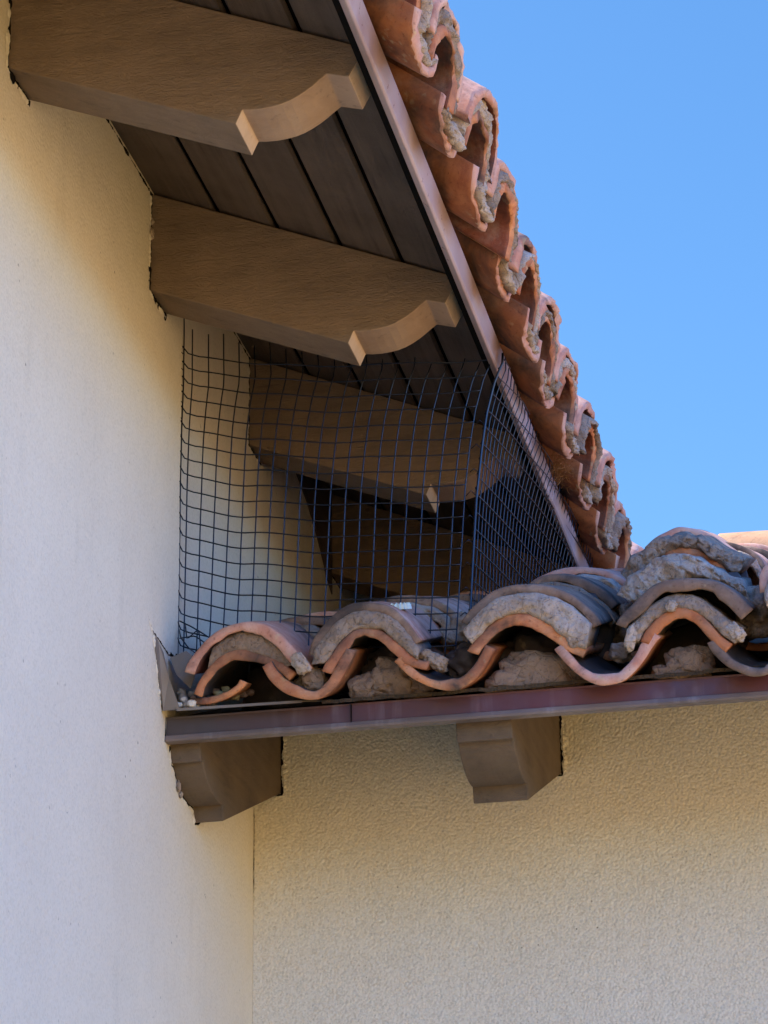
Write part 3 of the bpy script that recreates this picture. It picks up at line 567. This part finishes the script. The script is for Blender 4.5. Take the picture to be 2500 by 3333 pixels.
# split seam on the sides of the low tails: glued block line
# ------------------------------------------------------------------ ragged render where timber enters the walls
rr = empty('render_edging'); tag(rr, 'broken ragged render around the timbers where they enter the walls', 'plaster edging')
for k, y in enumerate(RY):
    path = [(0.0, y, 1.058), (0.0, y, 0.858), (0.0, y+0.028, 0.8545), (0.0, y+0.112, 0.8545)]
    ragged_strip(path, (1, 0, 0), 0.003, 0.016, 0.0030, 5+k, M_DARK, 'dark_gap', rr, side=-1)
    p2 = [(x+0.0002, yy-0.008, z-0.006) for x, yy, z in path]
    ragged_strip(p2, (1, 0, 0), 0.001, 0.010, 0.0035, 15+k, M_WALL_A, 'render_lip', rr, side=-1)
for a, b in zip(RY, RY[1:]):
    path = [(0, a+0.109, 1.062), (0, b, 1.062)]
    ragged_strip(path, (1, 0, 0), 0.001, 0.006, 0.003, a*7, M_DARK, 'dark_gap', rr, side=-1)
path = [(0, -0.6395, 0.0), (0, -0.6395, -0.012), (0, -0.633, -0.031), (0, -0.615, -0.031), (0, -0.60, -0.045), (0, -0.575, -0.059), (0, -0.54, -0.0695), (0, -0.50, -0.073), (0, -0.4705, -0.070), (0, -0.464, -0.100), (0, -0.02, 0.075)]
ragged_strip(path, (1, 0, 0), 0.001, 0.007, 0.0014, 51, M_DARK, 'dark_gap', rr, side=-1)
ragged_strip([(x, y, z-0.006) for x, y, z in path], (1, 0, 0), 0.001, 0.009, 0.003, 52, M_WALL_A, 'render_lip', rr, side=-1)
for x0 in (-0.0459, 0.5409):
    path = [(x0+0.104, 0, 0.25), (x0+0.104, 0, 0.085), (max(0.002, x0), 0, 0.085)]
    ragged_strip(path, (0, -1, 0), 0.001, 0.007, 0.0014, 61+x0, M_DARK, 'dark_gap', rr, side=1)
    ragged_strip([(x+0.006, y, z-0.004) for x, y, z in path], (0, -1, 0), 0.001, 0.010, 0.004, 63+x0, M_WALL_B, 'render_lip', rr, side=1)
path = [(0, -0.672, -0.001), (0, -0.672, 0.050)]
ragged_strip(path, (1, 0, 0), 0.001, 0.006, 0.0018, 71, M_DARK, 'dark_gap', rr, side=1)
for k, (y, z, s) in enumerate([(-0.588, -0.062, 0.0085), (-0.572, -0.074, 0.005), (-0.834, 0.972, 0.0085), (-0.832, 1.000, 0.005)]):
    lump('render_chip', rr, (0.003, y, z), (0.004, s, s*1.3), M_MORTAR_PALE, 90+k*3, 0.8, 3, 2.4)
# corner crack between the two walls
path = [(0.0008, -0.0008, 0.06), (0.0012, -0.0008, 0.03), (0.002, -0.001, 0.0), (0.001, -0.001, -0.05), (0.0012, -0.0008, -0.12)]
ragged_strip(path, (0.7, -0.7, 0), 0.0002, 0.0018, 0.0006, 81, M_FELT, 'corner_crack', rr, side=1)

# ------------------------------------------------------------------ metal flashing at the wall end of the low eave
def plate(name, pts, off, mat, parent):
    n = len(pts); o_ = Vector(off); V = [Vector(p) for p in pts]+[Vector(p)+o_ for p in pts]
    F = [tuple(range(n)), tuple(range(2*n-1, n-1, -1))]+[(i, (i+1) % n, n+(i+1) % n, n+i) for i in range(n)]
    return link(name, V, F, mat, parent)
fl = empty('metal_flashing'); tag(fl, 'bent grey brown sheet metal flashing at the wall end of the low eave', 'flashing')
plate('base_sheet', [(0.002, -0.702, 0.0505), (0.268, -0.706, 0.0465), (0.298, -0.655, 0.0600), (0.30, -0.58, 0.088), (0.10, -0.50, 0.118), (0.002, -0.50, 0.120)], (0, 0, 0.0016), M_FLASH, fl)
plate('base_lip', [(0.030, -0.7045, 0.0525), (0.268, -0.708, 0.0485), (0.268, -0.7085, 0.0435), (0.030, -0.705, 0.047)], (0, 0.0012, 0), M_FLASH, fl)
plate('end_dam', [(0.0015, -0.7700, 0.182), (0.0028, -0.7400, 0.174), (0.0050, -0.7130, 0.160), (0.0150, -0.7080, 0.112), (0.0350, -0.7040, 0.053), (0.0040, -0.7020, 0.050), (0.0015, -0.735, 0.115)], (0.0004, 0.0016, 0.0002), M_FLASH, fl)
plate('corner_leaf', [(0.004, -0.665, 0.166), (0.033, -0.655, 0.181), (0.0575, -0.650, 0.161), (0.044, -0.660, 0.104), (0.020, -0.670, 0.128)], (0.0002, 0.0016, 0.0), M_FLASH, fl)
ragged_strip([(0, -0.800, 0.202), (0, -0.765, 0.178), (0, -0.735, 0.112), (0, -0.700, 0.048)], (1, 0, 0), 0.001, 0.008, 0.005, 83, M_WALL_A, 'render_lip', rr, side=-1)
ragged_strip([(0, -0.800, 0.202), (0, -0.762, 0.180), (0, -0.732, 0.112), (0, -0.698, 0.048)], (1, 0, 0), 0.0006, 0.0045, 0.002, 84, M_DARK, 'dark_gap', rr, side=1)
ragged_strip([(0, -0.760, 0.183), (0, -0.66, 0.172), (0, -0.56, 0.200), (0, -0.45, 0.235)], (1, 0, 0), 0.001, 0.008, 0.003, 85, M_DARK, 'dark_gap', rr, side=1)

pp = [(0.0012, y, z) for y, z in [(0.30, 0.985), (0.383, 0.965), (0.486, 0.938), (0.553, 0.910), (0.600, 0.888), (0.640, 0.8645), (0.70, 0.8235), (0.754, 0.80), (0.754, 1.064), (0.30, 1.064)]]
plate('blocking_board', pp, (0.003, 0, 0), M_SOFFIT, up)
# ------------------------------------------------------------------ broken tile piece, shells and pebbles on the flashing
SH = Frame(lambda a, d, h: Vector((a, -0.705+d*0.93, h+d*0.35)))
t = tile('broken_tile_piece', None, SH, [(0.060, 0.0555), (0.085, 0.0535), (0.110, 0.0565), (0.135, 0.066), (0.155, 0.080), (0.163, 0.090)], 0.0, 0.075, 0.015, 'pan', [M_CLAY_END, M_CLAY_END, M_CLAY], 901, 0.8, 0.004, 20, 8)
tag(t, 'short curved piece of broken orange tile loose on the flashing', 'tile fragment')
rnd = random.Random(9); spots = []
base = [(0.030, -0.690, 0.0), (0.046, -0.693, 0.0), (0.038, -0.685, 0.010), (0.058, -0.700, 0.0), (0.052, -0.668, 0.012), (0.033, -0.672, 0.014), (0.0985, -0.655, 0.012), (0.1125, -0.660, 0.008), (0.088, -0.640, 0.018), (0.128, -0.650, 0.006), (0.122, -0.635, 0.016), (0.070, -0.650, 0.006), (0.026, -0.655, 0.022), (0.140, -0.640, 0.010), (0.104, -0.630, 0.02), (0.045, -0.655, 0.02), (0.064, -0.690, -0.001), (0.020, -0.680, 0.004), (0.150, -0.625, 0.012), (0.085, -0.665, -0.002)]
for k, (x, y, dz) in enumerate(base):
    zb = 0.053+0.37*max(0, (y+0.70))
    s = rnd.uniform(0.0055, 0.0085); mt = M_PEB[[0, 3, 0, 0, 2, 3, 1, 1, 2, 1, 3, 2, 3, 2, 1, 3, 0, 0, 2, 3][k]]
    o = lump('pebble', None, (x, y, zb+s*0.9+dz), (s*1.2, s, s*0.95), mt, 7*k+1, 0.5, 3)
    tag(o, {0: 'white shell or pebble in the litter at the foot of the flashing end', 1: 'round olive brown nut in the shade of the leftmost tile opening', 2: 'small brown pebble in the litter under the leftmost tiles', 3: 'small grey pebble in the litter under the leftmost tiles'}[M_PEB.index(mt)], 'pebble', {0: 'white shells in the litter', 1: 'olive nuts in the litter', 2: 'brown pebbles in the litter', 3: 'grey pebbles in the litter'}[M_PEB.index(mt)])
# plastic cap on top of the second column
V = []; F = []; n = 48
cc = Vector((0.428, -0.645, 0.236))
for i in range(n):
    a = 2*math.pi*i/n; r = 0.0265*(1.0 if i % 2 else 1.09); 
    V += [cc+Vector((math.cos(a)*r*1.25, math.sin(a)*r, -0.004)), cc+Vector((math.cos(a)*r*1.2, math.sin(a)*r, 0.0055+(0.0035 if i % 2 else 0))), cc+Vector((math.cos(a)*r*0.9, math.sin(a)*r*0.8, 0.005))]
for i in range(n):
    j = (i+1) % n; F += [(3*i, 3*j, 3*j+1, 3*i+1), (3*i+1, 3*j+1, 3*j+2, 3*i+2)]
F += [tuple(3*i+2 for i in range(n)), tuple(3*i for i in range(n-1, -1, -1))]
V = [Matrix.Rotation(0.33, 3, 'X') @ (p-cc)+cc for p in V]
tag(link('plastic_cap', V, F, M_PLAST), 'pale bluish plastic cap with a toothed rim on top of the second tile column', 'cap')
# straw tuft from a nest beside the high fascia
V = []; F = []; rnd = random.Random(3)
for k in range(420):
    c0 = Vector((0.650+rnd.gauss(0, 0.012), 0.085+rnd.gauss(0, 0.030), 0.795+rnd.gauss(0, 0.014)-0.1*0)); d = Vector((rnd.gauss(0.2, 1), rnd.gauss(0, 1), rnd.gauss(-0.4, 1))).normalized()*rnd.uniform(0.006, 0.022)
    s = d.cross(Vector((rnd.random(), rnd.random(), rnd.random()))).normalized()*0.0009; m = c0+d*0.5+s*rnd.uniform(-4, 4)
    i = len(V); V += [c0, c0+s, m+s, m, c0+d, c0+d+s*0.4]; F += [(i, i+1, i+2, i+3), (i+3, i+2, i+5, i+4)]
tag(link('nest_straw', V, F, M_STRAW), 'tuft of rusty brown nest straw caught between the high fascia and a tile', 'straw', kind='stuff')

# ------------------------------------------------------------------ wire mesh screen
def tube(V, F, path, r, sides=5):
    b0 = len(V); n = len(path)
    for i, p in enumerate(path):
        t = (path[min(n-1, i+1)]-path[max(0, i-1)]).normalized()
        a = t.cross(Vector((0.31, 0.87, 0.38))).normalized(); b = t.cross(a)
        for k in range(sides):
            q = 2*math.pi*k/sides; V.append(p+a*math.cos(q)*r+b*math.sin(q)*r)
    for i in range(n-1):
        for k in range(sides):
            a0 = b0+i*sides+k; a1 = b0+i*sides+(k+1) % sides; F.append((a0, a1, a1+sides, a0+sides))
    F.append(tuple(b0+k for k in range(sides))); F.append(tuple(b0+(n-1)*sides+k for k in range(sides-1, -1, -1)))
LT = [(-0.30, 0.022), (-0.10, 0.010), (0.0, 0.0), (0.047, 0.020), (0.11, 0.038), (0.18, 0.050), (0.275, 0.062), (0.40, 0.072), (0.49, 0.079), (0.572, 0.085), (0.75, 0.095)]
def lean(t):
    for (a, va), (b, vb) in zip(LT, LT[1:]):
        if t <= b: return va+(vb-va)*(t-a)/(b-a)
    return LT[-1][1]
def crv(x, tab):
    if x <= tab[0][0]: return tab[0][1]
    for (a, va), (b, vb) in zip(tab, tab[1:]):
        if x <= b:
            t = (x-a)/(b-a); t = t*t*(3-2*t)*0.5+t*0.5; return va+(vb-va)*t
    return tab[-1][1]
GX = [(0.0, 0.085), (0.012, 0.070), (0.16, 0.035), (0.34, 0.010), (0.57, 0.0), (0.63, 0.0)]
P = 0.0322
mesh = empty('wire_mesh_screen'); tag(mesh, 'black welded wire mesh screen between the high eave and the low tile roof', 'wire mesh')
def FP(u, z):                     # front panel: u is the distance along the top edge
    x = u-lean(0.763-z)*(max(0, u)/0.62)**0.6
    y = -0.575-0.012*math.sin(math.pi*min(1, u/0.62))+0.006*fbm((u*5, z*4, 0), 1, 3, 2)+(-0.022*max(0, 1-u/0.03) if u < 0.03 else 0)
    x += 0.0010*fbm((u*6, z*6, 0), 1, 9, 2)
    return Vector((x, y, z+0.0007*fbm((u*6, z*6, 5), 1, 4, 2)))
V = []; F = []
us = [0.003, 0.018]+[0.018+P*k for k in range(1, 22)]
us = [u for u in us if u < 0.615]+[0.6195]
for k, u in enumerate(us):
    zt_ = min(0.755+crv(u, GX)+0.055-0.06*min(1, u/0.5), 1.05-0.41*u)+(0.016 if k % 3 == 0 else 0.006)
    zb_ = 0.150 if u > 0.09 else 0.185
    n = 30; tube(V, F, [FP(u, zb_+(zt_-zb_)*i/n) for i in range(n+1)], 0.00150)
for r in range(-2, 20):
    z0 = 0.757-P*r
    pts = []
    n = 60
    for i in range(n+1):
        u = 0.001+0.6195*i/n; z = z0+crv(u, GX)
        if z > 0.80-0.03*min(1, u/0.5)+0.06*max(0, 1-u/0.3): 
            if pts: break
            continue
        if z < 0.20-0.03*min(1, u/0.2): continue
        q = FP(u, z); q.y -= 0.0022; pts.append(q)
    if len(pts) > 3: tube(V, F, pts, 0.00145)
for k in range(16):               # cut wire ends turned towards the wall
    z = 0.30+0.035*k; q = FP(0.003, z); tube(V, F, [q, q+Vector((-0.006, -0.010, 0.004)), q+Vector((-0.010, -0.022, 0.009))], 0.0011, 4)
for pth in [[(0.003, -0.60, 0.245), (0.012, -0.62, 0.222), (0.030, -0.63, 0.196), (0.050, -0.62, 0.180)], [(0.004, -0.60, 0.262), (0.03, -0.61, 0.245), (0.055, -0.62, 0.226), (0.075, -0.60, 0.215)],
            [(0.018, -0.61, 0.25), (0.026, -0.625, 0.215), (0.047, -0.62, 0.235), (0.052, -0.62, 0.20)], [(0.006, -0.605, 0.225), (0.04, -0.62, 0.222), (0.07, -0.61, 0.20)]]:
    tube(V, F, resample3(pth), 0.0014)
link('front_panel', V, F, M_WIRE, mesh, smooth=True)
V = []; F = []
ZT = lambda y: 0.766+0.040*min(1.3, (y+0.57))
ZB = lambda y: 0.17+0.35*(y+0.57)
def SPn(y, z):
    t = ZT(y)-z
    q = Vector((0.6400+0.004*max(0, y+0.2)-lean(t-0.010)*(1-0.25*(y+0.57)), y, z))
    q.x += 0.0018*fbm((y*4, z*4, 2), 1, 6, 2)-0.010*math.sin(math.pi*min(1, max(0, t/0.5)))*min(1, (y+0.57)/0.4)*0.5
    q.y += 0.0012*fbm((y*9, z*9, 2), 1, 7, 2)+0.06*t*0.35
    return q
ny = 50
for k in range(ny):
    y = -0.568+0.0355*k; a, b = ZT(y)+(0.012 if k % 4 == 1 else 0.004), max(ZB(y), ZB(y))
    if a-b < 0.03: continue
    n = max(4, int(24*(a-b)/0.6)); tube(V, F, [SPn(y, b+(a-b)*i/n) for i in range(n+1)], 0.00120)
for r in range(-16, 21):
    pts = []
    for i in range(0, 130):
        y = -0.572+i*0.011; h = y+0.57; z = 0.757-0.0345*r+0.20*h-0.05*h*h
        if z > ZT(y)+0.004 or z < ZB(y): 
            if len(pts) > 2: tube(V, F, pts, 0.00120)
            pts = []; continue
        q = SPn(y, z); q.x += 0.0024; pts.append(q)
    if len(pts) > 2: tube(V, F, pts, 0.00120)
for k in range(9):                # tie ends along the folded corner
    z = 0.24+0.048*k; q = SPn(-0.568, z); tube(V, F, [q, q+Vector((-0.008, -0.012, 0.004+0.002*(k % 3))), q+Vector((-0.016-0.002*(k % 2), -0.015, -0.004))], 0.0011, 4)
for k in range(18):
    z = 0.22+0.0305*k; q = SPn(-0.568, z); tube(V, F, [q+Vector((-0.003, -0.003, 0)), q+Vector((0.003, -0.003, 0.001))], 0.0026, 5)
tube(V, F, [SPn(-0.570, 0.17+0.60*i/30)+Vector((0.001, -0.003, 0)) for i in range(31)], 0.0026)
link('side_panel', V, F, M_WIRE, mesh, smooth=True)
